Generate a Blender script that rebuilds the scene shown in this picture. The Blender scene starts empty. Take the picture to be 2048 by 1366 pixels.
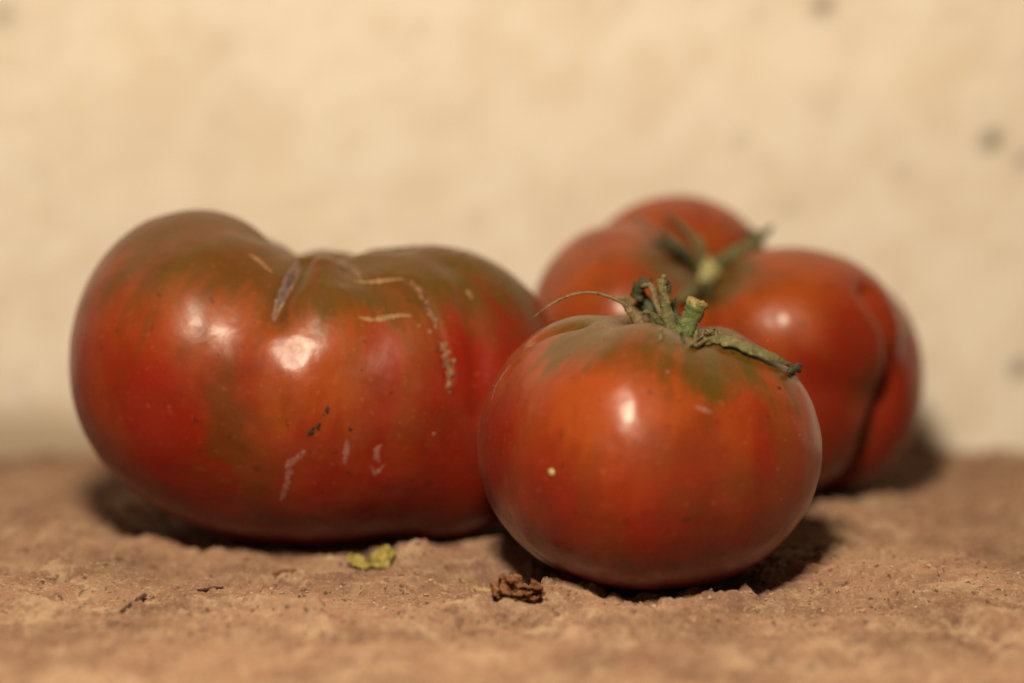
import bpy, bmesh, math, random
import numpy as np
from mathutils import Vector, Matrix
from mathutils.bvhtree import BVHTree

scene = bpy.context.scene
R = math.radians

# ------------------------------------------------------------------ camera
PITCH = R(7.0)
CAM = np.array([0.0, 0.0, 0.125])
FPX = 4592.0                        # focal length in photo pixels (2048 wide)
cam_d = bpy.data.cameras.new('camera')
cam_d.sensor_width = 22.3
cam_d.lens = 50.0
cam_d.clip_start = 0.01
cam_d.clip_end = 20.0
cam_d.dof.use_dof = True
cam_d.dof.focus_distance = 0.545
cam_d.dof.aperture_fstop = 2.3
cam_o = bpy.data.objects.new('camera', cam_d)
scene.collection.objects.link(cam_o)
cam_o.location = CAM
cam_o.rotation_euler = (R(90) - PITCH, 0, 0)
scene.camera = cam_o

# ------------------------------------------------------------------ light
w = bpy.data.worlds.new('World')
scene.world = w
w.use_nodes = True
bg = w.node_tree.nodes['Background']
bg.inputs[0].default_value = (1.0, 0.74, 0.46, 1)
bg.inputs[1].default_value = 0.085

lamp = bpy.data.lights.new('lamp', 'POINT')
lamp.energy = 14.6
lamp.color = (1.0, 0.855, 0.625)
lamp.shadow_soft_size = 0.036
lamp_o = bpy.data.objects.new('lamp', lamp)
scene.collection.objects.link(lamp_o)
lamp_o.location = (-0.043, 0.163, 0.352)

scene.view_settings.view_transform = 'Standard'
scene.view_settings.look = 'None'
scene.view_settings.exposure = 0.0
scene.view_settings.gamma = 1.0
try:
    scene.cycles.use_denoising = True
    scene.cycles.max_bounces = 8
except Exception:
    pass

# ------------------------------------------------------------------ helpers
random.seed(4)
rng = np.random.default_rng(7)
COL = scene.collection


def pix_dir(px, py):
    cx, cy = (px - 1024) / FPX, (683 - py) / FPX
    c, s = math.cos(PITCH), math.sin(PITCH)
    return np.array([cx, c + cy * s, -s + cy * c])


def at(px, py, depth):
    """point seen at photo pixel (px, py) standing `depth` metres away"""
    d = pix_dir(px, py)
    return CAM + d * (depth / d[1])


def hash3(ix, iy, iz, seed):
    h = (ix.astype(np.uint32) * np.uint32(374761393) + iy.astype(np.uint32) * np.uint32(668265263)
         + iz.astype(np.uint32) * np.uint32(2147483647) + np.uint32(seed * 144665 + 1013))
    h = (h ^ (h >> np.uint32(13))) * np.uint32(1274126177)
    h = (h ^ (h >> np.uint32(16))) * np.uint32(2246822519)
    h = h ^ (h >> np.uint32(15))
    return h.astype(np.float64) / 4294967295.0


def vnoise(p, seed=0):
    """smooth value noise in [-1, 1], p is (n,3)"""
    f = np.floor(p)
    t = p - f
    t = t * t * t * (t * (t * 6 - 15) + 10)
    i = f.astype(np.int64)
    out = 0
    for dx in (0, 1):
        wx = t[:, 0] if dx else 1 - t[:, 0]
        for dy in (0, 1):
            wy = t[:, 1] if dy else 1 - t[:, 1]
            for dz in (0, 1):
                wz = t[:, 2] if dz else 1 - t[:, 2]
                out = out + wx * wy * wz * hash3(i[:, 0] + dx, i[:, 1] + dy, i[:, 2] + dz, seed)
    return out * 2 - 1


def fbm(p, octaves=4, seed=0, gain=0.5, ridged=False):
    a, s, o, tot = 1.0, 1.0, 0, 0
    for k in range(octaves):
        n = vnoise(p * s + 17.3 * k, seed + k)
        if ridged:
            n = 1 - 2 * np.abs(n)
        o = o + a * n
        tot += a
        a *= gain
        s *= 2.03
    return o / tot


def smooth(x, a, b):
    t = np.clip((x - a) / (b - a), 0, 1)
    return t * t * (3 - 2 * t)


def link(name, me, mat=None, parent=None, smooth_shade=True):
    o = bpy.data.objects.new(name, me)
    COL.objects.link(o)
    if mat is not None:
        me.materials.append(mat)
    if parent is not None:
        o.parent = parent
    if smooth_shade:
        me.polygons.foreach_set('use_smooth', [True] * len(me.polygons))
    return o


def mesh_from(name, verts, faces):
    me = bpy.data.meshes.new(name)
    me.from_pydata([tuple(v) for v in verts], [], [tuple(f) for f in faces])
    me.update()
    return me


def grid_mesh(name, X, Y, Z):
    ny, nx = X.shape
    n = nx * ny
    me = bpy.data.meshes.new(name)
    me.vertices.add(n)
    me.vertices.foreach_set('co', np.stack([X, Y, Z], -1).reshape(-1).astype(np.float32))
    a = (np.arange(ny - 1)[:, None] * nx + np.arange(nx - 1)[None]).reshape(-1)
    q = np.stack([a, a + 1, a + nx + 1, a + nx], -1)
    me.loops.add(q.size)
    me.loops.foreach_set('vertex_index', q.reshape(-1).astype(np.int32))
    me.polygons.add(len(q))
    me.polygons.foreach_set('loop_start', (np.arange(len(q)) * 4).astype(np.int32))
    me.update(calc_edges=True)
    return me


def add_attr(me, name, arr, kind='FLOAT'):
    a = me.attributes.new(name, kind, 'POINT')
    a.data.foreach_set('vector' if kind == 'FLOAT_VECTOR' else 'value', np.asarray(arr, np.float32).reshape(-1))


def empty(name, loc):
    o = bpy.data.objects.new(name, None)
    o.empty_display_size = 0.01
    COL.objects.link(o)
    o.location = loc
    return o


def tag(o, label, cat, group=None):
    o['label'] = label
    o['category'] = cat
    if group:
        o['group'] = group
    return o


# ------------------------------------------------------------------ materials
def new_mat(name):
    m = bpy.data.materials.new(name)
    m.use_nodes = True
    nt = m.node_tree
    return m, nt, nt.nodes['Principled BSDF']


class N:
    """tiny node builder"""
    def __init__(s, nt):
        s.nt = nt

    def n(s, t, **kw):
        x = s.nt.nodes.new(t)
        for k, v in kw.items():
            setattr(x, k, v)
        return x

    def l(s, a, b):
        s.nt.links.new(a, b)

    def val(s, sock, v):
        if hasattr(v, 'is_linked') or isinstance(v, bpy.types.NodeSocket):
            s.l(v, sock)
        else:
            sock.default_value = v

    def attr(s, name, vec=False):
        x = s.n('ShaderNodeAttribute')
        x.attribute_name = name
        return x.outputs['Vector'] if vec else x.outputs['Fac']

    def obj(s):
        return s.n('ShaderNodeTexCoord').outputs['Object']

    def noise(s, vec, scale, detail=3, rough=0.5, dist=0.0):
        x = s.n('ShaderNodeTexNoise')
        s.l(vec, x.inputs['Vector'])
        x.inputs['Scale'].default_value = scale
        x.inputs['Detail'].default_value = detail
        x.inputs['Roughness'].default_value = rough
        x.inputs['Distortion'].default_value = dist
        return x.outputs['Fac']

    def voro(s, vec, scale, feature='F1'):
        x = s.n('ShaderNodeTexVoronoi', feature=feature)
        s.l(vec, x.inputs['Vector'])
        x.inputs['Scale'].default_value = scale
        return x.outputs['Distance']

    def rng(s, v, a, b, c=0.0, d=1.0):
        x = s.n('ShaderNodeMapRange', interpolation_type='SMOOTHSTEP')
        s.l(v, x.inputs['Value'])
        for k, q in zip(('From Min', 'From Max', 'To Min', 'To Max'), (a, b, c, d)):
            x.inputs[k].default_value = q
        return x.outputs[0]

    def math(s, op, a, b=0.0):
        x = s.n('ShaderNodeMath', operation=op)
        s.val(x.inputs[0], a)
        s.val(x.inputs[1], b)
        return x.outputs[0]

    def mix(s, f, a, b):
        x = s.n('ShaderNodeMix', data_type='RGBA')
        s.val(x.inputs['Factor'], f)
        for sock, v in ((x.inputs[6], a), (x.inputs[7], b)):
            if isinstance(v, tuple):
                sock.default_value = (*v, 1)
            else:
                s.l(v, sock)
        return x.outputs[2]

    def bump(s, h, strength, dist, prev=None):
        x = s.n('ShaderNodeBump')
        s.l(h, x.inputs['Height'])
        x.inputs['Strength'].default_value = strength
        x.inputs['Distance'].default_value = dist
        if prev is not None:
            s.l(prev, x.inputs['Normal'])
        return x.outputs[0]


def tomato_material(name, red, orange, olive, bloom, streak_lo=0.4, streak_hi=0.66, bloom_amt=0.5, seed=0.0, bumpy=1.0, coat=.36):
    m, nt, p = new_mat(name)
    k = N(nt)
    add = k.n('ShaderNodeVectorMath', operation='ADD')
    k.l(k.obj(), add.inputs[0])
    add.inputs[1].default_value = (seed, seed * .7, 0)
    oc = add.outputs[0]
    sc = k.attr('skin_coord', True)
    sh = k.attr('shoulder')
    warm = k.attr('warmth')
    dusk = k.attr('dusk')
    streak = k.noise(sc, 1.6, 3, .55, .2)
    fine_streak = k.noise(sc, 3.2, 3, .55, .3)
    blot = k.noise(oc, 38, 4, .6, .3)
    spk = k.noise(oc, 620, 2, .6)
    c = k.mix(k.rng(k.math('ADD', k.math('MULTIPLY', streak, .62), k.math('MULTIPLY', warm, .52)), streak_lo, streak_hi), red, orange)
    # deeper red/brown meridian streaks
    c = k.mix(k.rng(fine_streak, .48, .76, 0, .30), c, tuple(v * .55 + o * .25 for v, o in zip(red, olive)))
    c = k.mix(k.rng(blot, .46, .72, 0, .55), c, tuple(v * .55 + o * .12 for v, o in zip(red, olive)))
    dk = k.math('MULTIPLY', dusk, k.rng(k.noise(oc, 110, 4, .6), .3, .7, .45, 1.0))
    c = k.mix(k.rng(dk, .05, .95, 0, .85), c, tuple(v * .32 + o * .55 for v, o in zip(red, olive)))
    # green shoulders round the stem end, broken up by streaks and blotches
    f = k.math('ADD', sh, k.math('MULTIPLY', k.math('SUBTRACT', fine_streak, .5), 1.3))
    f = k.math('ADD', f, k.math('MULTIPLY', k.math('SUBTRACT', blot, .5), .6))
    c = k.mix(k.rng(f, .12, .86, 0, .92), c, k.mix(k.rng(streak, .4, .62), olive, tuple(v * s for v, s in zip(olive, (1.25, .78, .8)))))
    # dull bloom and dust
    bl = k.rng(k.noise(oc, 24, 5, .62, .6), .42, .72, 0, bloom_amt)
    c = k.mix(bl, c, bloom)
    c = k.mix(k.rng(spk, .62, .72, 0, .13), c, (.45, .22, .08))
    c = k.mix(k.rng(k.noise(oc, 420, 2), .66, .74, 0, .5), c, (.05, .015, .006))
    k.l(c, p.inputs['Base Color'])
    rgh = k.rng(k.noise(oc, 130, 4, .6), .3, .7, .34, .46)
    k.l(rgh, p.inputs['Roughness'])
    p.inputs['Specular IOR Level'].default_value = .15
    p.inputs['Coat Weight'].default_value = coat
    k.l(k.rng(k.noise(oc, 90, 3, .6), .3, .7, .24, .34), p.inputs['Coat Roughness'])
    p.inputs['Subsurface Weight'].default_value = .05
    p.inputs['Subsurface Radius'].default_value = (1.0, .25, .1)
    p.inputs['Subsurface Scale'].default_value = .004
    p.inputs['Sheen Weight'].default_value = .02
    p.inputs['Sheen Roughness'].default_value = .4
    p.inputs['Sheen Tint'].default_value = (1, .8, .6, 1)
    nrm = k.bump(k.noise(oc, 55, 3, .5), .35 * bumpy ** .3, .0006)
    nrm = k.bump(k.noise(oc, 420, 3, .65), min(1, .30 * bumpy), .00014, nrm)
    k.l(nrm, p.inputs['Normal'])
    k.l(nrm, p.inputs['Coat Normal'])
    return m


def mottled(name, cols, scale, rough=.75, bump=.4, bump_d=.0003, sss=0.0):
    m, nt, p = new_mat(name)
    k = N(nt)
    oc = k.obj()
    a = k.noise(oc, scale, 4, .6, .3)
    b = k.noise(oc, scale * 3.1, 3, .6)
    c = k.mix(k.rng(a, .38, .62), cols[0], cols[1])
    c = k.mix(k.rng(b, .50, .68, 0, .8), c, cols[2])
    k.l(c, p.inputs['Base Color'])
    p.inputs['Roughness'].default_value = rough
    p.inputs['Subsurface Weight'].default_value = sss
    p.inputs['Subsurface Scale'].default_value = .002
    k.l(k.bump(b, bump, bump_d), p.inputs['Normal'])
    return m


M_FRONT = tomato_material('skin_front', (.222, .0140, .0040), (.295, .050, .0065), (.075, .053, .0045), (.20, .060, .026), .44, .84, .16, .0, 1.0, .52)
M_LEFT = tomato_material('skin_wide', (.228, .0128, .0043), (.295, .056, .0080), (.082, .050, .0065), (.20, .066, .034), .46, .86, .34, .31, 1.8, .25)
M_BACK = tomato_material('skin_ribbed', (.225, .0155, .0040), (.305, .055, .0070), (.090, .054, .0065), (.21, .066, .026), .42, .84, .20, .57)
M_SCAR = mottled('corky_scar', ((.30, .165, .062), (.22, .095, .032), (.38, .24, .105)), 700, .7, .6)
M_SCAR_PINK = mottled('healed_crack', ((.22, .115, .075), (.14, .06, .04), (.32, .20, .13)), 500, .65, .7)
M_SCAR_DUST = mottled('dusty_cork', ((.21, .115, .06), (.14, .065, .03), (.28, .17, .10)), 420, .8, .7)
M_SCAR_BROWN = mottled('brown_crack', ((.24, .095, .035), (.10, .03, .012), (.42, .24, .10)), 600, .55, .7)
M_CRACK = mottled('dark_crack', ((.12, .075, .066), (.06, .034, .030), (.22, .15, .12)), 600, .6, .7)
M_RESIDUE = mottled('dry_residue', ((.26, .10, .07), (.21, .05, .035), (.34, .18, .12)), 500, .7, .3)
M_DIRT = mottled('dirt', ((.020, .014, .008), (.035, .020, .010), (.012, .010, .006)), 900, .8, .5)
M_STEM = mottled('stem_green', ((.105, .135, .032), (.060, .095, .018), (.24, .19, .075)), 420, .75, .8, .0005)
M_STEM_CUT = mottled('stem_cut', ((.36, .27, .09), (.22, .14, .04), (.48, .38, .15)), 700, .8, .8, .0005)
M_SEPAL = mottled('sepal_olive', ((.14, .125, .04), (.085, .08, .024), (.26, .19, .085)), 380, .7, .8, .0004)
M_SEPAL_DRY = mottled('sepal_dry', ((.19, .135, .058), (.10, .065, .028), (.28, .22, .09)), 420, .75, .8, .0004)
M_SEPAL_DARK = mottled('sepal_dark', ((.045, .060, .018), (.025, .025, .012), (.10, .085, .035)), 420, .7, .8, .0004)
M_SEPAL_GREEN = mottled('sepal_fresh', ((.065, .085, .020), (.040, .055, .014), (.14, .12, .045)), 380, .7, .6, .0004)
M_STUB = mottled('stem_pale', ((.42, .38, .16), (.33, .29, .10), (.52, .46, .24)), 300, .75, .5)

# ------------------------------------------------------------------ tomatoes
def sdf(P, L, k):
    D = None
    for (cx, cy, cz, rx, ry, rz) in L:
        r = np.array([rx, ry, rz])
        q = P - np.array([cx, cy, cz])
        k0 = np.linalg.norm(q / r, axis=-1)
        k1 = np.linalg.norm(q / r ** 2, axis=-1) + 1e-9
        d = k0 * (k0 - 1) / k1
        if D is None:
            D = d
        else:
            h = np.maximum(k - np.abs(D - d), 0) / k
            D = np.minimum(D, d) - h * h * k / 4
    return D


_bm = bmesh.new()
bmesh.ops.create_icosphere(_bm, subdivisions=7, radius=1.0)
_bm.verts.ensure_lookup_table()
ICO_V = np.array([v.co[:] for v in _bm.verts])
ICO_V /= np.linalg.norm(ICO_V, axis=1)[:, None]
ICO_F = [tuple(v.index for v in f.verts) for f in _bm.faces]
_bm.free()


class Tomato:
    def __init__(s, centre, lobes, k, stem, dimple, mat, label, shoulder=(R(62), R(22)), ribs=0, seed=0, warm=None):
        s.c = np.array(centre)
        dirs = ICO_V
        t = np.full(len(dirs), .11)
        for _ in range(45):
            t -= .85 * sdf(dirs * t[:, None], lobes, k)
        s.axis = np.array(stem, float)
        s.axis /= np.linalg.norm(s.axis)
        ang = np.arccos(np.clip(dirs @ s.axis, -1, 1))
        u = np.cross(s.axis, [0, 1, 0.2]); u /= np.linalg.norm(u)
        v = np.cross(s.axis, u)
        az = np.arctan2(dirs @ v, dirs @ u)
        # irregular growth: soft lumps, faint ribs that fade away from the stem, the stem dimple
        t += .0007 * fbm(dirs * 2.2 + seed, 3, 11)
        t += .00014 * fbm(dirs * 9 + seed, 3, 5)
        if ribs:
            rib = np.cos(az * ribs + 1.3 * vnoise(np.stack([np.cos(az), np.sin(az), az * 0], -1) * 1.4 + seed, 3))
            t += .0009 * rib * smooth(ang, .18, .5) * (1 - smooth(ang, .8, 1.5))
        for (amp, wid) in dimple:
            t -= amp * np.exp(-(ang / wid) ** 2)
        s.P = dirs * t[:, None]
        s.dirs, s.ang, s.az = dirs, ang, az
        s.root = empty('tomato', tuple(s.c + np.array([0, 0, s.P[:, 2].min()])))
        s.base = np.array(s.root.location)
        tag(s.root, label, 'tomato', 'tomatoes on the stone ledge')
        s.mat = mat
        s.shoulder = 1 - smooth(ang, shoulder[1], shoulder[0])
        s.warm = np.clip(.5 + .5 * (dirs[:, 2] - .1) - .2 * dirs[:, 1], 0, 1) if warm is None else warm(dirs, ang)
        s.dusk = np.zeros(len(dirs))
        s.seed = seed
        s.tree()

    def tree(s):
        s.bvh = BVHTree.FromPolygons([Vector(p + s.c) for p in s.P], ICO_F)

    def hit(s, px, py):
        d = pix_dir(px, py)
        h = s.bvh.ray_cast(Vector(CAM), Vector(d).normalized())
        if h[0] is None:
            h = s.bvh.find_nearest(Vector(at(px, py, s.c[1])))
        return np.array(h[0]), np.array(h[1])

    def line(s, pts, step=.0006):
        """resampled path on the skin through photo pixels"""
        H = [s.hit(*p) for p in pts]
        out = []
        for (a, _), (b, _) in zip(H[:-1], H[1:]):
            n = max(2, int(np.linalg.norm(b - a) / step))
            for i in range(n):
                out.append(a + (b - a) * i / n)
        out.append(H[-1][0])
        return np.array(out)

    def gouge(s, pts, depth, width, lip=0.0):
        L = s.line(pts) - s.c
        d = np.full(len(s.P), 9.0)
        for i in range(0, len(L)):
            d = np.minimum(d, np.linalg.norm(s.P - L[i], axis=1))
        f = -depth * np.exp(-(d / width) ** 2)
        if lip:
            f = f + lip * np.exp(-((d - width * 1.7) / (width * .6)) ** 2)
        s.P = s.P + s.dirs * f[:, None]
        s.tree()

    def patches(s, warm=(), dusk=(), green=()):
        """pigment of the skin: riper, duskier and greener patches with ragged edges"""
        wob = 1 + .55 * fbm(s.P * 95 + s.seed, 3, 15)
        for lst, arr in ((warm, s.warm), (dusk, s.dusk), (green, s.shoulder)):
            for px, py, rad, amt in lst:
                c, _ = s.hit(px, py)
                d = np.linalg.norm((s.P + s.c - c) * np.array([1.25, 1, .75]), axis=1) / rad
                arr += amt * np.exp(-(d * wob) ** 2)

    def build(s):
        off = s.c - s.base
        me = mesh_from('skin', s.P + off, ICO_F)
        r = 1.0
        add_attr(me, 'skin_coord', np.stack([np.cos(s.az) * 2.6, np.sin(s.az) * 2.6, s.ang * .8], -1), 'FLOAT_VECTOR')
        add_attr(me, 'shoulder', s.shoulder)
        add_attr(me, 'warmth', s.warm)
        add_attr(me, 'dusk', s.dusk)
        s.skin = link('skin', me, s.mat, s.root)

    def strip(s, name, pts, wid, mat, lift=.00018, jit=.35, taper=True, side=.0):
        """a thin raised scar that follows the skin"""
        L = s.line(pts, .0004)
        n = len(L)
        V, F = [], []
        for i in range(n):
            a, b = L[max(0, i - 1)], L[min(n - 1, i + 1)]
            co, no, _, _ = s.bvh.find_nearest(Vector(L[i]))
            co, no = np.array(co), np.array(no)
            tdir = (b - a) / (np.linalg.norm(b - a) + 1e-9)
            sd = np.cross(no, tdir); sd /= np.linalg.norm(sd) + 1e-9
            f = i / max(1, n - 1)
            ww = wid * (math.sin(math.pi * min(max(f, .03), .97)) ** .5 if taper else 1) * (1 + jit * rng.normal())
            ww = max(ww, wid * .15)
            co = co + sd * wid * side * rng.normal()
            for q, h in ((-1, -.00012), (-.55, lift * .8), (0, lift * (1 + .5 * rng.normal())), (.55, lift * .8), (1, -.00012)):
                pt = co + sd * q * ww
                c2, n2, _, _ = s.bvh.find_nearest(Vector(pt))
                V.append(np.array(c2) + np.array(n2) * h - s.base)
            if i:
                for q in range(4):
                    o = (i - 1) * 5 + q
                    F.append((o, o + 1, o + 6, o + 5))
        return link(name, mesh_from(name, V, F), mat, s.root)

    def bead(s, name, px, py, r, mat, flat=.5, lump=.25, stretch=1.0, ang=0.0):
        co, no = s.hit(px, py)
        bm = bmesh.new()
        bmesh.ops.create_icosphere(bm, subdivisions=2, radius=1.0)
        z = Vector(no)
        x = z.orthogonal().normalized()
        x = Matrix.Rotation(ang, 3, z) @ x
        y = z.cross(x)
        o = random.random() * 50
        for v in bm.verts:
            d = np.array(v.co)
            k = 1 + lump * float(vnoise((d * 1.7 + o)[None], 2)[0])
            q = (x * v.co.x * stretch + y * v.co.y + z * v.co.z * flat) * (r * k)
            v.co = Vector(co - s.base) + q
        me = bpy.data.meshes.new(name)
        bm.to_mesh(me); bm.free()
        return link(name, me, mat, s.root)


def limb(name, pts, wid, mat, base, parent, thick=None, n=10, jit=.08, flat_dir=None, sub=6, curl=0.0):
    """a tapering stalk or sepal along world points: oval section wid x thick"""
    pts = np.array(pts, float)
    thick = wid if thick is None else thick
    m = len(pts)
    # Catmull-Rom resample
    P, W, T = [], [], []
    for i in range(m - 1):
        p0, p1, p2, p3 = pts[max(i - 1, 0)], pts[i], pts[i + 1], pts[min(i + 2, m - 1)]
        for j in range(sub):
            t = j / sub
            P.append(.5 * (2 * p1 + (p2 - p0) * t + (2 * p0 - 5 * p1 + 4 * p2 - p3) * t ** 2 + (3 * p1 - p0 - 3 * p2 + p3) * t ** 3))
            W.append(wid[i] * (1 - t) + wid[i + 1] * t)
            T.append(thick[i] * (1 - t) + thick[i + 1] * t)
    P.append(pts[-1]); W.append(wid[-1]); T.append(thick[-1])
    P = np.array(P)
    V, F = [], []
    so = random.random() * 90
    for i in range(len(P)):
        t = P[min(i + 1, len(P) - 1)] - P[max(i - 1, 0)]
        t /= np.linalg.norm(t) + 1e-12
        fd = np.array([0, -1, 0.0]) if flat_dir is None else np.array(flat_dir, float)
        up = fd - t * (fd @ t)
        up /= np.linalg.norm(up) + 1e-9
        sd = np.cross(t, up)
        for q in range(n):
            a = 2 * math.pi * q / n
            jn = 1 + jit * float(vnoise(np.array([[math.cos(a) * 1.6 + so, math.sin(a) * 1.6, i * .55]]), 4)[0]) * 2
            V.append(P[i] + sd * math.cos(a) * W[i] * jn + up * (math.sin(a) * T[i] * jn - curl * W[i] * math.cos(a) ** 2) - base)
        if i:
            for q in range(n):
                o = (i - 1) * n
                F.append((o + q, o + (q + 1) % n, o + n + (q + 1) % n, o + n + q))
    F.append(tuple(range(n))[::-1])
    F.append(tuple((len(P) - 1) * n + q for q in range(n)))
    return link(name, mesh_from(name, V, F), mat, parent)


# --- the wide, ribbed tomato at the left
LOBES_LEFT = [(-0.0262, 0.0010, 0.004, 0.0336, 0.0396, 0.0394), (0.0005, -0.0100, -0.0018, 0.030, 0.0316, 0.036), (0.0210, -0.0030, -0.0020, 0.030, 0.0340, 0.0350),
              (0.0360, 0.0048, -0.0045, 0.0338, 0.0325, 0.0385), (0.0005, 0.0161, -0.0016, 0.0447, 0.0295, 0.0332),
              (0.0002, 0.0064, -0.0096, 0.0508, 0.0411, 0.0353)]
left = Tomato((-.0554, .595, .0424), LOBES_LEFT, .0055, (.08, .05, 1), [(.004, .28)], M_LEFT,
              'widest tomato, lying at the left, with corky crack scars and no stalk', shoulder=(R(92), R(40)), ribs=7, seed=3.1)
left.gouge([(612, 515), (585, 555), (560, 600), (548, 632)], .0028, .0026)
left.gouge([(478, 640), (470, 700), (468, 760)], -.0007, .010)
for lx, ly, lh, lw in ((690, 512, .0008, .004), (745, 505, .0010, .004), (800, 500, .0009, .004), (930, 520, .0011, .005), (985, 545, .0009, .006),
                       (640, 520, .0007, .003), (1030, 590, .0010, .008), (760, 545, .0005, .004), (905, 560, .0006, .004)):
    left.gouge([(lx, ly), (lx + 6, ly)], -lh, lw)
left.gouge([(845, 490), (862, 487)], -.0013, .005)
left.gouge([(905, 530), (938, 590), (955, 660), (962, 740), (968, 820)], .0013, .0035)
left.gouge([(820, 560), (850, 590), (870, 640), (890, 700), (900, 760)], .0006, .0012, .0002)
left.gouge([(690, 540), (690, 560)], .001, .002)
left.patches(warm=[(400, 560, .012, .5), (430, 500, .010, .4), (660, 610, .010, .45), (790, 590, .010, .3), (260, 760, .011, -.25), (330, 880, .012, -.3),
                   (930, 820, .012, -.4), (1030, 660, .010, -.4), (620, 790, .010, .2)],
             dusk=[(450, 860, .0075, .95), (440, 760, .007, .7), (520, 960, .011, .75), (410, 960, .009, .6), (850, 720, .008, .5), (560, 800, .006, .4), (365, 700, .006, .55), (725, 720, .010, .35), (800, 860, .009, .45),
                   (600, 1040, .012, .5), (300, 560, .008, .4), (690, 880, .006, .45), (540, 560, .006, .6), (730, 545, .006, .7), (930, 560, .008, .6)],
             green=[(545, 520, .007, .35), (735, 545, .006, .35)])
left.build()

ck = left.strip('scar', [(596, 520), (582, 555), (568, 588), (555, 618), (546, 640)], .0024, M_SCAR_PINK, .00010, .18)
left.strip('scar', [(588, 540), (578, 564), (567, 588), (554, 616)], .0017, M_CRACK, .00030, .15)
left.strip('scar', [(640, 506), (690, 508), (740, 503), (800, 500), (850, 492), (890, 498), (925, 512)], .0018, M_SCAR_DUST, .0002, .45, side=.5)
left.strip('scar', [(700, 530), (715, 545), (722, 562)], .0008, M_SCAR_PINK, .0001, .4)
left.strip('scar', [(498, 508), (520, 522), (545, 545)], .0006, M_SCAR)
left.strip('scar', [(706, 562), (740, 564), (775, 560), (810, 560)], .0007, M_SCAR)
left.strip('scar', [(716, 634), (745, 640), (775, 635), (800, 630), (824, 632)], .0008, M_SCAR)
left.strip('scar', [(826, 560), (840, 588), (856, 610), (866, 632), (876, 660)], .0010, M_SCAR_BROWN, .0003, .5, side=.5)
left.strip('scar', [(882, 680), (890, 705), (900, 735), (900, 770), (896, 785)], .0013, M_SCAR_BROWN, .0004, .5, side=.5)
left.strip('scar', [(934, 580), (945, 598)], .0007, M_SCAR)
for x, y, r in ((860, 664, .0006), (884, 690, .0006), (838, 652, .00045), (896, 706, .0005), (908, 722, .0006), (893, 728, .0005),
                (904, 742, .0005), (872, 640, .0006), (853, 606, .0006), (899, 757, .0004), (868, 868, .0004)):
    left.bead('scar_bead', x, y, r, M_SCAR, .7)
for x, y, r, st, an in ((655, 820, .0011, 1.5, .6), (622, 866, .0011, 1.9, .2), (637, 852, .0009, 1.6, .7), (628, 856, .0008, 1.2, 0),
                        (700, 858, .0008, 1.1, 0), (648, 829, .0005, 1.0, 0)):
    left.bead('dirt_speck', x, y, r * .55, M_DIRT, .25, .7, st, an)
left.strip('residue_streak', [(612, 902), (590, 918), (574, 930), (586, 948)], .0013, M_RESIDUE, .00004, .3, side=.15)
left.strip('residue_streak', [(576, 930), (576, 955), (570, 980), (562, 1002)], .0011, M_RESIDUE, .00004, .25, side=.1)
left.strip('residue_streak', [(694, 880), (692, 905), (690, 930)], .0011, M_RESIDUE, .00004, .3)
left.strip('residue_streak', [(764, 890), (753, 898), (754, 916), (760, 926)], .0010, M_RESIDUE, .00004, .3)
left.strip('residue_streak', [(742, 932), (750, 950), (768, 930)], .0007, M_RESIDUE, .00004, .3)

# --- the ribbed tomato behind at the right
LOBES_BACK = [(-0.03, -0.0044, 0.007, 0.0258, 0.0337, 0.0277), (-0.0128, 0.0199, 0.0102, 0.0301, 0.0281, 0.0313),
              (0.0165, -0.0107, 0.0045, 0.0312, 0.029, 0.0242), (0.0335, 0.0085, -0.0110, 0.0236, 0.0295, 0.0312),
              (0.0040, -0.0010, -0.0132, 0.040, 0.040, 0.0314)]
back = Tomato((.0608, .646, .0446), LOBES_BACK, .0036, (-.22, -.62, .75), [(.005, .30)], M_BACK,
              'deeply ribbed tomato standing behind, near the wall, its stem end tipped forward', shoulder=(R(34), R(12)), ribs=0, seed=7.7)
back.gouge([(1400, 545), (1350, 505), (1320, 480)], .0030, .004)
back.gouge([(1300, 462), (1270, 440), (1250, 428)], .0010, .003)
back.gouge([(1410, 545), (1460, 515), (1500, 490), (1530, 480)], .003, .004)
back.gouge([(1745, 590), (1788, 680), (1780, 770), (1745, 860), (1695, 950)], .0050, .0036)
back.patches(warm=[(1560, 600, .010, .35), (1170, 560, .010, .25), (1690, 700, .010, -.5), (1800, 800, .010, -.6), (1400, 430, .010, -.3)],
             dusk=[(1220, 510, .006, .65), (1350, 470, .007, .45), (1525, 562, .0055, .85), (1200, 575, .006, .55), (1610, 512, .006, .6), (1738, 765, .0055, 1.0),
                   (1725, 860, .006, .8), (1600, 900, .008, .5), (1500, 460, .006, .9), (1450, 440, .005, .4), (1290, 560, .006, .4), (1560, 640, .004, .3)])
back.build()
back.strip('scar', [(1266, 428), (1295, 458), (1325, 490)], .0018, M_SCAR_PINK, .0003, .2)
sp = back.base
SC, SNO = back.hit(1402, 560)
SC = SC - SNO * .001


def bpt(px, py, off):
    """a point lying `off` metres above the ribbed tomato's skin"""
    c, n = back.hit(px, py)
    return c + n * off


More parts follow.
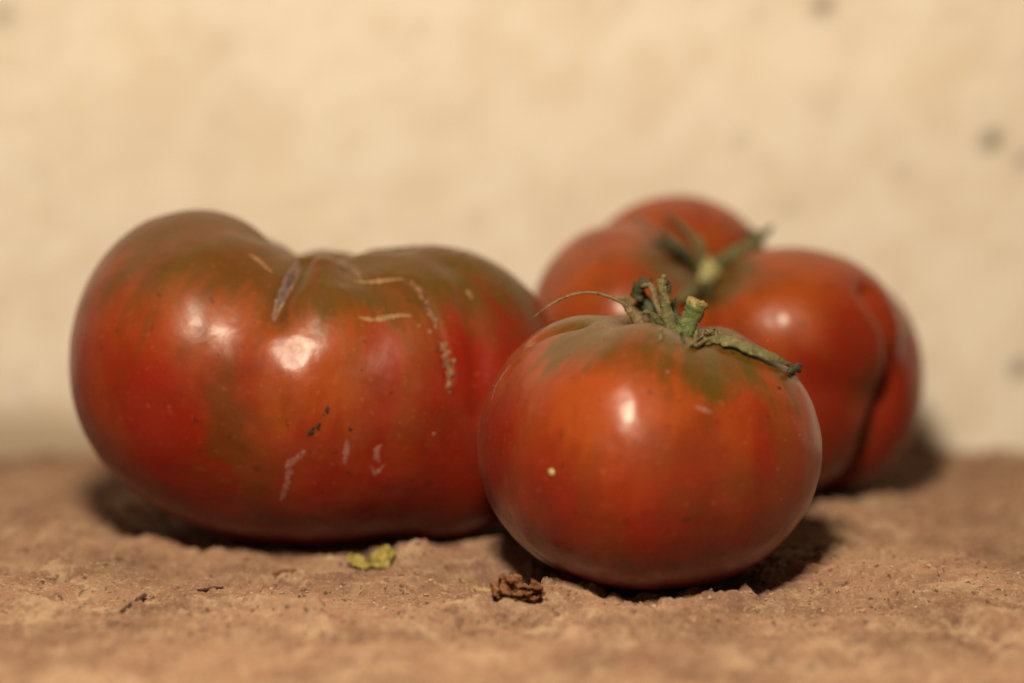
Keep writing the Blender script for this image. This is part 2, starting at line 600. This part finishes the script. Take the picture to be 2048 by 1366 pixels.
limb('stem', [SC, SC + SNO * .003 + [0, 0, .001], SC + SNO * .006 + [-.0003, 0, .002]], [.0036, .0031, .0034], M_STUB, sp, back.root)
for pts, ws, mt in (
        ([bpt(1392, 548, .001), bpt(1368, 515, .0022), bpt(1340, 488, .002), bpt(1318, 466, .0015)], [.0022, .0026, .0022, .0006], M_SEPAL_GREEN),
        ([bpt(1404, 538, .001), bpt(1404, 505, .002), bpt(1398, 478, .002)], [.0018, .0022, .0006], M_SEPAL),
        ([bpt(1416, 556, .0015), bpt(1440, 540, .003), bpt(1470, 515, .003), bpt(1500, 482, .004)], [.0024, .0030, .0024, .0010], M_SEPAL_GREEN),
        ([bpt(1416, 575, .001), bpt(1424, 590, .002), bpt(1430, 602, .002)], [.0022, .0024, .0008], M_SEPAL_DARK),
        ([bpt(1490, 492, .002), bpt(1500, 478, .003), bpt(1512, 462, .004)], [.0014, .0018, .0010], M_SEPAL_DARK),
        ([bpt(1385, 540, .001), bpt(1352, 520, .003), bpt(1322, 508, .0035), bpt(1300, 500, .003)], [.0018, .0022, .0014, .0005], M_SEPAL_DARK),
        ([bpt(1420, 548, .001), bpt(1450, 522, .005), bpt(1478, 500, .006), bpt(1508, 478, .007)], [.0020, .0026, .0020, .0006], M_SEPAL),
        ([bpt(1398, 545, .001), bpt(1378, 500, .004), bpt(1352, 470, .005), bpt(1330, 452, .004)], [.0016, .0020, .0016, .0005], M_SEPAL),
        ([bpt(1392, 580, .001), bpt(1368, 596, .002), bpt(1345, 604, .002)], [.0020, .0022, .0008], M_SEPAL)):
    limb('sepal', pts, ws, mt, sp, back.root, thick=[.0006] * len(ws), flat_dir=SNO, curl=.3)

# --- the smooth round tomato in front
LOBES_FRONT = [(0.0124, 0.0028, -0.0012, 0.0196, 0.0284, 0.028), (-0.0019, 0.0193, -0.0003, 0.0236, 0.0217, 0.0296),
               (-0.0169, 0.0072, -0.0002, 0.0222, 0.0225, 0.0264), (-0.0137, -0.0078, 0.0018, 0.0225, 0.0289, 0.0261),
               (-0.0042, -0.0208, 0.0020, 0.0213, 0.0258, 0.0270), (0.011, -0.0067, 0.0016, 0.0265, 0.0268, 0.0249),
               (0.0007, -0.0016, 0.0008, 0.03, 0.0303, 0.021)]
front = Tomato((.0337, .55, .031), LOBES_FRONT, .018, (.17, -.03, .98), [(.0095, .40)], M_FRONT,
               'smallest tomato, smooth and round, in front with a short cut green stalk', shoulder=(R(80), R(26)), ribs=5, seed=12.4)
front.gouge([(1072, 676), (1120, 658), (1160, 650)], .0018, .0022)
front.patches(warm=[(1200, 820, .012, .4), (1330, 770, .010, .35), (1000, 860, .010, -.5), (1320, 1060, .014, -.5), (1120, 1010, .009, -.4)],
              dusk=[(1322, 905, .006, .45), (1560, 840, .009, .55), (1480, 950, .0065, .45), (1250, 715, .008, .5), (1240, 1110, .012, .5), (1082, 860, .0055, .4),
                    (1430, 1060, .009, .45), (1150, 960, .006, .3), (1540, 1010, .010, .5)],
              green=[(1120, 700, .0065, .5), (1400, 745, .0065, .55), (1200, 680, .006, .2)])
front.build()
fb = front.base
front.strip('scar', [(1194, 650), (1215, 654), (1232, 661)], .0004, M_SCAR, .0001)
front.strip('scar', [(1021, 730), (1006, 748), (990, 775), (983, 800)], .0007, M_RESIDUE, .00008, .5, side=.5)
front.strip('scar', [(1388, 812), (1405, 818), (1424, 826)], .0006, M_RESIDUE, .00008, .4)
front.bead('skin_speck', 1103, 945, .0009, M_STUB, .6, .2)
for x, y, r in ((1336, 744, .0004), (1556, 940, .0004), (1562, 1000, .0003), (1571, 881, .00025), (1277, 882, .0004), (1600, 870, .0003),
                (1064, 1090, .00025), (1052, 1062, .0002), (1090, 1105, .0002), (1420, 860, .0002)):
    front.bead('skin_speck', x, y, r, M_RESIDUE, .4)
for x, y, r in ((1464, 706, .0005), (1558, 776, .0005), (1498, 718, .0004), (1240, 1060, .0002)):
    front.bead('dirt_speck', x, y, r, M_DIRT, .4)

SD = .551                        # depth of the stalk
def s_(px, py, d=0.0):
    return at(px, py, SD + d)


# cut stalk
stem = limb('stem', [s_(1356, 692), s_(1366, 672), s_(1378, 645), s_(1388, 622), s_(1394, 607)],
            [.0026, .0024, .0023, .0023, .0025], M_STEM, fb, front.root, n=16, jit=.10)
cut_c = s_(1394, 607)
V, F = [], []
ax = s_(1394, 607) - s_(1384, 630); ax /= np.linalg.norm(ax)
u_ = np.cross(ax, [0, 1, 0]); u_ /= np.linalg.norm(u_); v_ = np.cross(ax, u_)
V.append(cut_c + ax * .0004 - fb)
for ring, (rr, hh) in enumerate(((.0010, .0007), (.0020, .0009), (.0026, .0004), (.0024, -.0006))):
    for q in range(14):
        a = 2 * math.pi * q / 14
        jx = 1 + .18 * random.uniform(-1, 1)
        V.append(cut_c + (u_ * math.cos(a) + v_ * math.sin(a)) * rr * jx + ax * (hh + .0005 * random.uniform(-1, 1)) - fb)
for q in range(14):
    F.append((0, 1 + q, 1 + (q + 1) % 14))
    for ring in range(3):
        o = 1 + ring * 14
        F.append((o + q, o + 14 + q, o + 14 + (q + 1) % 14, o + (q + 1) % 14))
cut = link('cut_end', mesh_from('cut_end', V, F), M_STEM_CUT, stem)

# upright sepals behind the stalk
limb('sepal', [s_(1354, 685), s_(1344, 658), s_(1334, 625), s_(1328, 595), s_(1324, 570), s_(1328, 548)],
     [.0020, .0017, .0013, .0011, .0012, .0005], M_SEPAL, fb, front.root, thick=[.0012, .0008, .0007, .0008, .0009, .0004], n=12, jit=.22)
limb('sepal', [s_(1338, 680, .002), s_(1326, 650, .003), s_(1318, 620, .004), s_(1308, 590, .005), s_(1300, 570, .006), s_(1284, 572, .007)],
     [.0012, .0009, .0008, .0008, .0008, .0004], M_SEPAL_DRY, fb, front.root, thick=[.0008] * 6, n=12, jit=.14)
limb('sepal', [s_(1330, 672, .006), s_(1312, 640, .009), s_(1296, 612, .011), s_(1280, 590, .012), s_(1272, 566, .012)],
     [.0014, .0015, .0016, .0014, .0007], M_SEPAL_DARK, fb, front.root, thick=[.0006] * 5, n=12, jit=.16)
limb('sepal', [s_(1300, 668, .010), s_(1280, 630, .013), s_(1262, 605, .014), s_(1240, 592, .014)],
     [.0010, .0012, .0010, .0004], M_SEPAL_DRY, fb, front.root, thick=[.0005] * 4, n=10, jit=.16)
# long sepal arching left, its end dried to a thread
limb('sepal', [s_(1312, 674), s_(1290, 660), s_(1276, 642), s_(1262, 622), s_(1248, 606)],
     [.0008, .0009, .0012, .0011, .0007], M_SEPAL_DRY, fb, front.root, thick=[.0006] * 5, n=12, jit=.16)
limb('sepal_tip', [s_(1250, 608), s_(1228, 597), s_(1200, 588), s_(1170, 585), s_(1140, 591), s_(1112, 603), s_(1088, 618), s_(1066, 636)],
     [.0006, .00042, .00036, .00032, .0003, .00028, .00024, .0002], M_SEPAL_DRY, fb, front.root, n=8, jit=.12)
# sepal lying to the right with a dark shrivelled tip
def fpt(px, py, off):
    """a point `off` metres above the round tomato's skin"""
    c, n = front.hit(px, py)
    return c + n * off


limb('sepal', [fpt(1404, 690, .0006), fpt(1432, 686, .0014), fpt(1462, 694, .0022), fpt(1500, 708, .0022), fpt(1540, 724, .0020), fpt(1572, 740, .0016), fpt(1588, 746, .0014)],
     [.0006, .0019, .0029, .0024, .0016, .0007, .0005], M_SEPAL, fb, front.root, thick=[.0003, .0004, .0004, .0004, .0004, .0004, .0004],
     n=14, jit=.22, flat_dir=(.25, -.30, .9), curl=.45)
limb('sepal_tip', [fpt(1568, 748, .0012), fpt(1576, 750, .0016), fpt(1586, 744, .0018), fpt(1600, 744, .0018)],
     [.0004, .0008, .0009, .0003], M_SEPAL_DARK, fb, front.root, thick=[.0003, .0006, .0006, .0003], n=10, jit=.4)
# shrivelled bits at the stalk's foot
for pts, ws in (([(1378, 690), (1400, 676), (1420, 668), (1436, 664)], .0005), ([(1388, 692), (1408, 684), (1432, 676)], .0006),
                ([(1420, 682), (1428, 670), (1430, 660)], .0004)):
    limb('sepal_scrap', [fpt(a, b + 6, .0010) for a, b in pts], [ws * .8] * (len(pts) - 1) + [ws * .3], random.choice((M_SEPAL_DRY, M_SEPAL_DARK)), fb, front.root, n=8, jit=.3)

def hairs(name, pts, rad, count, length, mat, base, parent):
    pts = np.array(pts, float)
    V, F = [], []
    for _ in range(count):
        i = random.randrange(len(pts) - 1)
        t = random.random()
        c = pts[i] * (1 - t) + pts[i + 1] * t
        d = rng.normal(size=3); d /= np.linalg.norm(d)
        a = pts[i + 1] - pts[i]; a /= np.linalg.norm(a)
        d = d - a * (d @ a); d /= np.linalg.norm(d) + 1e-9
        r0 = c + d * rad * .9
        tip = r0 + (d + .5 * rng.normal(size=3)) * length * random.uniform(.4, 1.2)
        sd = np.cross(d, a) * .00005
        o = len(V)
        V += [r0 + sd - base, r0 - sd - base, r0 + a * .00007 - base, tip - base]
        F += [(o, o + 1, o + 3), (o + 1, o + 2, o + 3), (o + 2, o, o + 3)]
    h = link(name, mesh_from(name, V, F), mat, parent)
    h['kind'] = 'stuff'
    return h


hairs('stalk_hair', [s_(1356, 692), s_(1366, 672), s_(1378, 645), s_(1388, 622), s_(1394, 607)], .0023, 320, .0007, M_STUB, fb, front.root)
hairs('sepal_hair', [s_(1354, 685), s_(1344, 658), s_(1334, 625), s_(1328, 595), s_(1326, 552)], .0013, 160, .0007, M_STUB, fb, front.root)
hairs('sepal_hair', [fpt(1404, 684, .001), fpt(1432, 680, .002), fpt(1462, 690, .0025)], .0010, 70, .0009, M_SEPAL_DRY, fb, front.root)
# withered curls round the foot of the stalk
for k_ in range(6):
    x0 = random.uniform(1310, 1440)
    y0 = 690 - abs(x0 - 1370) * .12
    a = random.uniform(-1, 1)
    pts = [fpt(x0, y0, .0004), fpt(x0 + 14 * a, y0 - 6, .0012), fpt(x0 + 22 * a, y0 - 9, .0022), fpt(x0 + 34 * a, y0 - 8, .0018)]
    limb('sepal_scrap', pts, [.0003, .0004, .0003, .00015], random.choice((M_SEPAL_DRY, M_SEPAL_DARK, M_SEPAL)), fb, front.root, thick=[.0002] * 4, n=8, jit=.35)
limb('sepal_tip', [s_(1300, 570, .006), s_(1288, 566, .007), s_(1276, 574, .008), s_(1276, 592, .009), s_(1284, 600, .009)],
     [.0012, .0011, .0013, .0012, .0005], M_SEPAL_DARK, fb, front.root, thick=[.0005] * 5, n=10, jit=.35)

# more shrivelled, curling sepals of the calyx
for pts, ws, mt in (
        ([(1338, 684, .001), (1330, 664, -.001), (1316, 640, -.003), (1296, 624, -.004), (1282, 628, -.005)], [.0008, .0010, .0008, .0005, .0002], M_SEPAL),
        ([(1372, 684, .004), (1366, 655, .006), (1352, 628, .008), (1346, 606, .009), (1352, 594, .009)], [.0009, .0010, .0008, .0006, .0003], M_SEPAL_DARK),
        ([(1392, 686, .001), (1410, 672, .000), (1426, 664, -.001), (1444, 668, -.002)], [.0007, .0009, .0006, .0002], M_SEPAL_DRY),
        ([(1322, 580, 0), (1334, 566, .001), (1338, 582, .001), (1331, 596, .001)], [.0008, .0007, .0006, .0003], M_SEPAL_DARK)):
    limb('sepal', [s_(*q) for q in pts], ws, mt, fb, front.root, thick=[w_ * .5 for w_ in ws], n=10, jit=.25)

TOMS = [left, back, front]

# ------------------------------------------------------------------ stone ledge
GX = np.concatenate([np.linspace(-.55, -.19, 60)[:-1], np.linspace(-.19, .19, 1000), np.linspace(.19, .55, 60)[1:]])
GY = np.concatenate([np.linspace(.05, .42, 70)[:-1], np.linspace(.42, .50, 130)[:-1], np.linspace(.50, .58, 260)[:-1],
                     np.linspace(.58, .735, 170)])
X, Y = np.meshgrid(GX, GY)
p3 = np.stack([X.ravel(), Y.ravel(), np.zeros(X.size)], -1)
warp = np.stack([fbm(p3 * 30, 2, 41), fbm(p3 * 30, 2, 43), p3[:, 2]], -1) * .012
q3 = p3 + warp
Z = (.0026 * fbm(q3 * 14, 3, 21) + .0016 * fbm(q3 * 27, 3, 29, .5) + .0019 * fbm(q3 * 50, 4, 23, .55) + .0007 * fbm(q3 * 190, 3, 25, .6, True)
     + .00045 * fbm(p3 * 650, 2, 27, .6))
fl = fbm(q3 * 62, 4, 51, .6)
Z += .0010 * (smooth(fl, -.18, -.13) + smooth(fl, .06, .10) - 1)
fl = fbm(q3 * 150, 3, 53, .6)
Z += .00055 * (smooth(fl, -.12, -.06) + smooth(fl, .10, .15) - 1)
crk = 1 - np.abs(fbm(q3 * 24, 4, 57, .6))
Z -= .0012 * smooth(crk, .985, .998)
pit = fbm(q3 * 120, 2, 33)
Z -= .0016 * smooth(pit, .42, .75)
Z = Z.reshape(X.shape) - .0006


def bump(px, py, h, rx, ry=None, base=0.0):
    """a lump or hollow of the stone at the place seen at this pixel"""
    d = pix_dir(px, py)
    t = CAM[2] / -d[2]
    gx, gy = CAM[0] + d[0] * t, CAM[1] + d[1] * t
    ry = rx if ry is None else ry
    return h * np.exp(-((X - gx) / rx) ** 2 - ((Y - gy) / ry) ** 2)


Z -= .0016 * np.exp(-((X - .034) / .032) ** 2 - ((Y - .545) / .020) ** 2)
Z -= .0032 * np.exp(-((X + .062) / .055) ** 2 - ((Y - .578) / .030) ** 2)
Z += bump(834, 1114, .0074, .0048, .006) + bump(880, 1150, .0020, .010, .008)
Z += bump(1390, 1200, .0030, .007, .006) + bump(1180, 1188, .0026, .008, .006) + bump(1100, 1180, .0034, .006, .006)
Z += bump(1480, 1195, .0028, .006, .006) + bump(1290, 1210, .0018, .010, .008) + bump(1640, 1120, .0030, .012, .009)
for bx, by, bh, br in ((1118, 1168, .0032, .0045), (1182, 1186, .0026, .0026), (1232, 1196, .0014, .0022), (1292, 1192, .0022, .0026), (1388, 1186, .0030, .0024),
                       (1444, 1198, .0014, .003), (1488, 1184, .0026, .0022), (1560, 1172, .0020, .0034), (1604, 1150, .0024, .003), (1672, 1096, .0026, .0035),
                       (1700, 1062, .0028, .005), (902, 1112, .0030, .0035), (800, 1104, .0030, .003), (960, 1128, .0022, .003), (500, 1104, .0018, .004),
                       (660, 1118, .0018, .004), (1060, 1128, .0030, .0030), (300, 1085, .0016, .004), (440, 1100, .0018, .003)):
    Z += bump(bx, by, bh, br)
Z += bump(200, 1150, .0035, .014, .010) + bump(1880, 1160, .0030, .02, .012)
Z += bump(740, 1135, -.0032, .007, .006) + bump(960, 1145, -.0028, .012, .008) + bump(1230, 1172, -.0030, .010, .005) + bump(1340, 1170, -.0028, .006, .005)
Z += bump(1030, 1225, -.0022, .009, .006) + bump(1760, 1075, -.0030, .010, .007)
# the tomatoes settle on it: the stone stays below their undersides
for t in TOMS:
    lo, hi = (t.P + t.c).min(0), (t.P + t.c).max(0)
    ii = np.argwhere((X > lo[0]) & (X < hi[0]) & (Y > lo[1]) & (Y < hi[1]))
    for a, b in ii:
        h = t.bvh.ray_cast(Vector((X[a, b], Y[a, b], -.05)), Vector((0, 0, 1)))
        if h[0] is not None and h[0].z - .0001 < Z[a, b]:
            Z[a, b] = h[0].z - .0001
me = grid_mesh('ground', X, Y, Z)
m, nt, p = new_mat('rough_stone')
k = N(nt)
oc = k.obj()
a = k.noise(oc, 26, 5, .62, .5)
b = k.noise(oc, 95, 5, .65, .4)
c_ = k.noise(oc, 900, 3, .65)
col = k.mix(k.rng(a, .37, .63), (.215, .116, .072), (.325, .183, .115))
col = k.mix(k.rng(b, .48, .68, 0, .75), col, (.335, .215, .132))
col = k.mix(k.rng(k.noise(oc, 60, 4, .6), .54, .70, 0, .6), col, (.275, .130, .082))
col = k.mix(k.rng(k.noise(oc, 210, 4, .7), .58, .72, 0, .7), col, (.54, .37, .22))
col = k.mix(k.rng(k.noise(oc, 44, 5, .65, .8), .53, .66, 0, .7), col, (.46, .31, .20))
col = k.mix(k.rng(k.noise(oc, 120, 4, .7, .5), .57, .68, 0, .65), col, (.19, .095, .055))
col = k.mix(k.rng(c_, .54, .70, 0, .55), col, (.52, .37, .24))
col = k.mix(k.rng(k.noise(oc, 480, 3, .6), .58, .68, 0, .85), col, (.09, .045, .028))
col = k.mix(k.rng(k.noise(oc, 1300, 2, .6), .62, .72, 0, .35), col, (.60, .44, .31))
k.l(col, p.inputs['Base Color'])
p.inputs['Roughness'].default_value = .82
p.inputs['Diffuse Roughness'].default_value = 1.0
p.inputs['Specular IOR Level'].default_value = .35
nb = k.bump(k.noise(oc, 330, 5, .7), .9, .0007)
nb = k.bump(k.noise(oc, 1500, 3, .7), .8, .00022, nb)
k.l(nb, p.inputs['Normal'])
ground = link('ground', me, m)
ground['kind'] = 'structure'


def ground_z(x, y):
    j = np.clip(np.searchsorted(GX, x), 1, len(GX) - 1)
    i = np.clip(np.searchsorted(GY, y), 1, len(GY) - 1)
    return float(Z[i, j])


def gpt(px, py):
    """point of the stone seen at a pixel"""
    d = pix_dir(px, py)
    z = 0.0
    for _ in range(4):
        t = (CAM[2] - z) / -d[2]
        x, y = d[0] * t, d[1] * t
        z = ground_z(x, y)
    return np.array([x, y, z])


# ------------------------------------------------------------------ plaster wall
WX = np.linspace(-.55, .55, 330)
WZ = np.linspace(-.03, .55, 190)
XX, ZZ = np.meshgrid(WX, WZ)
wp = np.stack([XX.ravel(), np.zeros(XX.size), ZZ.ravel()], -1)
wy = .0016 * fbm(wp * 16, 4, 61, .55) + .0008 * fbm(wp * 70, 3, 63)
YY = .7295 - wy.reshape(XX.shape)
me = grid_mesh('wall', XX, YY, ZZ)
rot = wp.copy()
rot[:, 0], rot[:, 2] = wp[:, 0] * .8 + wp[:, 2] * .6, -wp[:, 0] * .6 + wp[:, 2] * .8
rot[:, 0] *= .55
stain = .4 * fbm(rot * 80, 4, 71, .62) + .45 * fbm(wp * 95, 4, 75, .6) + .2 * fbm(wp * 18, 3, 73)
add_attr(me, 'stain', stain)
spots = np.zeros(XX.size)
for px, py, rr, am in ((1982, 280, .0032, 1.15), (1645, 12, .0032, 1), (2042, 735, .0032, 1), (4, 30, .004, .55), (1518, 30, .002, .3),
                       (1480, 282, .003, .3), (1805, 342, .003, .3), (1960, 215, .002, .3), (2048, 320, .003, .6), (435, 230, .004, .12),
                       (80, 350, .004, .12), (840, 55, .003, .2), (1580, 415, .003, .25), (450, 90, .004, .12)):
    q = at(px, py, .729)
    spots = np.maximum(spots, am * np.exp(-(((wp[:, 0] - q[0]) ** 2 + (wp[:, 2] - q[2]) ** 2) / rr ** 2)))
add_attr(me, 'spot', spots)
foot_tone = (1 - smooth(wp[:, 2], .002, .022 + .008 * fbm(wp * 30, 2, 81))) * smooth(-wp[:, 0], -.02, .09)  # darker brown low on the wall, stronger towards the left
add_attr(me, 'foot_tone', foot_tone)
m, nt, p = new_mat('limewashed_plaster')
k = N(nt)
oc = k.obj()
st = k.attr('stain')
col = k.mix(k.rng(st, -.30, .30), (.82, .725, .615), (.88, .81, .72))
col = k.mix(k.rng(k.noise(oc, 22, 4, .6), .5, .7, 0, .35), col, (.85, .74, .58))
col = k.mix(k.rng(k.noise(oc, 60, 3, .6), .58, .72, 0, .25), col, (.64, .52, .42))
col = k.mix(k.math('MULTIPLY', k.attr('foot_tone'), .72), col, (.40, .29, .18))
col = k.mix(k.math('MULTIPLY', k.attr('spot'), .85), col, (.20, .17, .12))
k.l(col, p.inputs['Base Color'])
p.inputs['Roughness'].default_value = .9
p.inputs['Diffuse Roughness'].default_value = .6
p.inputs['Specular IOR Level'].default_value = .2
k.l(k.bump(k.noise(oc, 300, 4, .6), .5, .0004), p.inputs['Normal'])
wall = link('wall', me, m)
# solid behind its face
sol = wall.modifiers.new('thickness', 'SOLIDIFY')
sol.thickness = .12
sol.offset = 1.0 if False else -1.0
tag(wall, 'pale limewashed plaster wall, mottled and stained, behind the tomatoes', 'wall')

# ------------------------------------------------------------------ crumbs on the stone
def leaf_sheet(name, P0, length, width, yaw, mat, label=None, cat=None, cup=.4, crumple=.3, n=(22, 15), seed=0, thick=.00018, parent=None,
               tilt=0.0, roll=0.0, outline=None):
    """a small cupped, crumpled leaf piece with real thickness"""
    nu, nv = n
    V = []
    for i in range(nu):
        u = i / (nu - 1)
        ww = width * (math.sin(math.pi * (.08 + .86 * u)) ** .7 if outline is None else outline(u))
        for j in range(nv):
            v = j / (nv - 1) * 2 - 1
            x = (u - .5) * length
            y = v * ww * .5
            z = cup * width * (v * v) * .5 + cup * length * .25 * ((u - .5) * 2) ** 2
            c = np.array([[x / length * 3 + seed, y / width * 3, seed * .3]])
            dx, dy, dz = (float(vnoise(c * s, 90 + q)[0]) for q, s in ((0, 1.3), (1, 1.3), (2, 1.8)))
            x += crumple * length * .12 * dx
            y += crumple * width * .2 * dy
            z += crumple * width * .35 * dz + crumple * width * .16 * float(vnoise(c * 5, 95)[0]) + crumple * width * .07 * float(vnoise(c * 11, 96)[0])
            if abs(v) > .7 or u < .12 or u > .88:      # torn, uneven margin
                y *= 1 + .30 * crumple * float(vnoise(c * 9, 97)[0])
                x += .10 * crumple * length * float(vnoise(c * 8, 98)[0])
            V.append((x, y, z))
    V = np.array(V)
    mt = Matrix.Rotation(yaw, 3, 'Z') @ Matrix.Rotation(tilt, 3, 'Y') @ Matrix.Rotation(roll, 3, 'X')
    V = V @ np.array(mt).T
    F = [(i * nv + j, i * nv + j + 1, (i + 1) * nv + j + 1, (i + 1) * nv + j) for i in range(nu - 1) for j in range(nv - 1)]
    if parent is None:
        V[:, 2] -= V[:, 2].min()
        o = link(name, mesh_from(name, V, F), mat)
        o.location = P0
    else:
        o = link(name, mesh_from(name, V + np.array(P0), F), mat, parent)
    s = o.modifiers.new('thickness', 'SOLIDIFY')
    s.thickness = thick
    if label:
        tag(o, label, cat)
    return o


M_BROWN_LEAF = mottled('dead_leaf', ((.27, .105, .034), (.15, .050, .018), (.40, .18, .06)), 420, .6, .8, .0004)
M_YELLOW_LEAF = mottled('yellow_leaf', ((.42, .33, .075), (.30, .25, .045), (.30, .19, .055)), 160, .55, .4, .0003, .15)
M_TWIG = mottled('twig', ((.10, .055, .030), (.05, .026, .016), (.18, .11, .06)), 500, .7, .6)
M_STRAW = mottled('straw', ((.40, .27, .13), (.30, .19, .085), (.46, .34, .18)), 400, .6, .4)

g = gpt(1038, 1232)
dl = empty('dead_leaf', tuple(g + [0, 0, -.0003]))
dl.scale = (.95, .95, .66)
tag(dl, 'crumpled dark brown scrap of dead leaf on the stone before the round tomato', 'leaf')
leaf_sheet('blade', (-.0022, .0002, .0028), .0078, .0072, .5, M_BROWN_LEAF, cup=.75, crumple=.9, seed=2.2, parent=dl, roll=-.9, tilt=-.2)
leaf_sheet('blade', (.0022, 0, .0026), .0080, .0050, -.2, M_BROWN_LEAF, cup=.8, crumple=1.0, seed=5.1, parent=dl, roll=1.9, tilt=-.35)
leaf_sheet('blade', (.0045, -.0004, .0030), .0042, .0046, .7, M_BROWN_LEAF, cup=.8, crumple=1.1, seed=8.4, parent=dl, roll=-1.2, tilt=-.6)
leaf_sheet('blade', (.0004, -.0016, .0012), .0085, .0028, .1, M_BROWN_LEAF, cup=.5, crumple=1.1, seed=9.9, parent=dl, roll=-.6, tilt=-.1)

g = gpt(742, 1142) - np.array([0, 0, .0014])
yl = empty('leaf_scrap', tuple(g))
tag(yl, 'tiny yellow green leaf scrap on the stone under the wide tomato', 'leaf')
leaf_sheet('leaflet', (-.0030, .0, .0034), .0070, .0042, .45, M_YELLOW_LEAF, cup=.12, crumple=.5, seed=1.2, parent=yl, roll=.75, tilt=.25)
leaf_sheet('leaflet', (.0032, .0, .0046), .0072, .0054, -.35, M_YELLOW_LEAF, cup=.15, crumple=.45, seed=3.4, parent=yl, roll=1.05, tilt=-.35)
leaf_sheet('leaflet', (.0010, .0022, .0050), .0050, .0036, .1, M_TWIG, cup=.3, crumple=.5, seed=6.4, parent=yl, roll=.6, tilt=-.2)
limb('stalk', [g + [-.0032, .0020, .0052], g + [-.0014, .0012, .0040], g + [.0002, 0, .0020]], [.0003, .0004, .0004], M_TWIG, g, yl, n=7)


def ground_limb(name, pix, wid, mat, label, cat, lift=.0003, n=8, jit=.15):
    fine, fw = [], []
    for (a, b), wa, wb in zip(zip(pix[:-1], pix[1:]), wid[:-1], wid[1:]):
        for t in (0, .25, .5, .75):
            fine.append((a[0] + (b[0] - a[0]) * t, a[1] + (b[1] - a[1]) * t)); fw.append(wa + (wb - wa) * t)
    pts = []
    for q in fine + [pix[-1]]:
        d = pix_dir(*q)
        t = (CAM[2] - .0008) / -d[2]
        pts.append((d[0] * t, d[1] * t, ground_z(d[0] * t, d[1] * t)))
    pts = np.array(pts)
    wid = fw + [wid[-1]]
    zs = pts[:, 2].copy()
    base_z = np.linspace(zs[:3].mean(), zs[-3:].mean(), len(pts))     # stiff: bridges the stone's grain
    pts[:, 2] = base_z + max(0, np.sort(zs - base_z)[-3]) * .7 + lift
    base = pts[0]
    o = limb(name, pts, wid, mat, base, None, n=n, jit=jit)
    o.location = base
    return tag(o, label, cat)


ground_limb('twig', [(232, 1214), (248, 1208), (268, 1198), (290, 1188)], [.0004, .0005, .0006, .0005], M_TWIG,
            'thin dark twig splinter lying on the bare stone at the left', 'twig')
ground_limb('rootlet', [(392, 1172), (410, 1169), (428, 1163), (446, 1160)], [.0002, .0003, .00035, .0002], M_TWIG,
            'short wavy dark thread of root in front of the wide tomato', 'root')
ground_limb('straw', [(922, 1138), (936, 1150), (960, 1159), (985, 1160), (1010, 1157), (1034, 1158)], [.0006, .0008, .0009, .0008, .0007, .0004], M_STRAW,
            'pale bent bit of straw between the wide and the round tomato', 'straw')
ground_limb('bark_chip', [(545, 1126), (565, 1128), (585, 1130), (604, 1134)], [.0005, .0009, .0008, .0003], M_BROWN_LEAF,
            'reddish brown sliver of bark below the middle of the wide tomato', 'bark')

# loose grit
bm = bmesh.new()
for _ in range(900):
    x = random.uniform(-.18, .18)
    y = random.uniform(.44, .68) if random.random() < .4 else random.uniform(.50, .56)
    r = random.choice((.0002, .0002, .0003, .0003, .0004, .0005))
    z = ground_z(x, y) + r * .4
    ret = bmesh.ops.create_icosphere(bm, subdivisions=1, radius=r)
    sx, sy, sz = (random.uniform(.6, 1.5) for _ in range(3))
    for v in ret['verts']:
        kx = random.uniform(.75, 1.2)
        v.co = Vector((v.co.x * sx * kx + x, v.co.y * sy * kx + y, v.co.z * sz * .7 * kx + z))
me = bpy.data.meshes.new('grit')
bm.to_mesh(me); bm.free()
grit = link('grit', me, mottled('grit', ((.55, .38, .24), (.30, .17, .10), (.70, .55, .38)), 300, .75, .3), None, False)
grit['kind'] = 'stuff'
grit['label'] = 'loose grit and crumbs scattered on the stone'
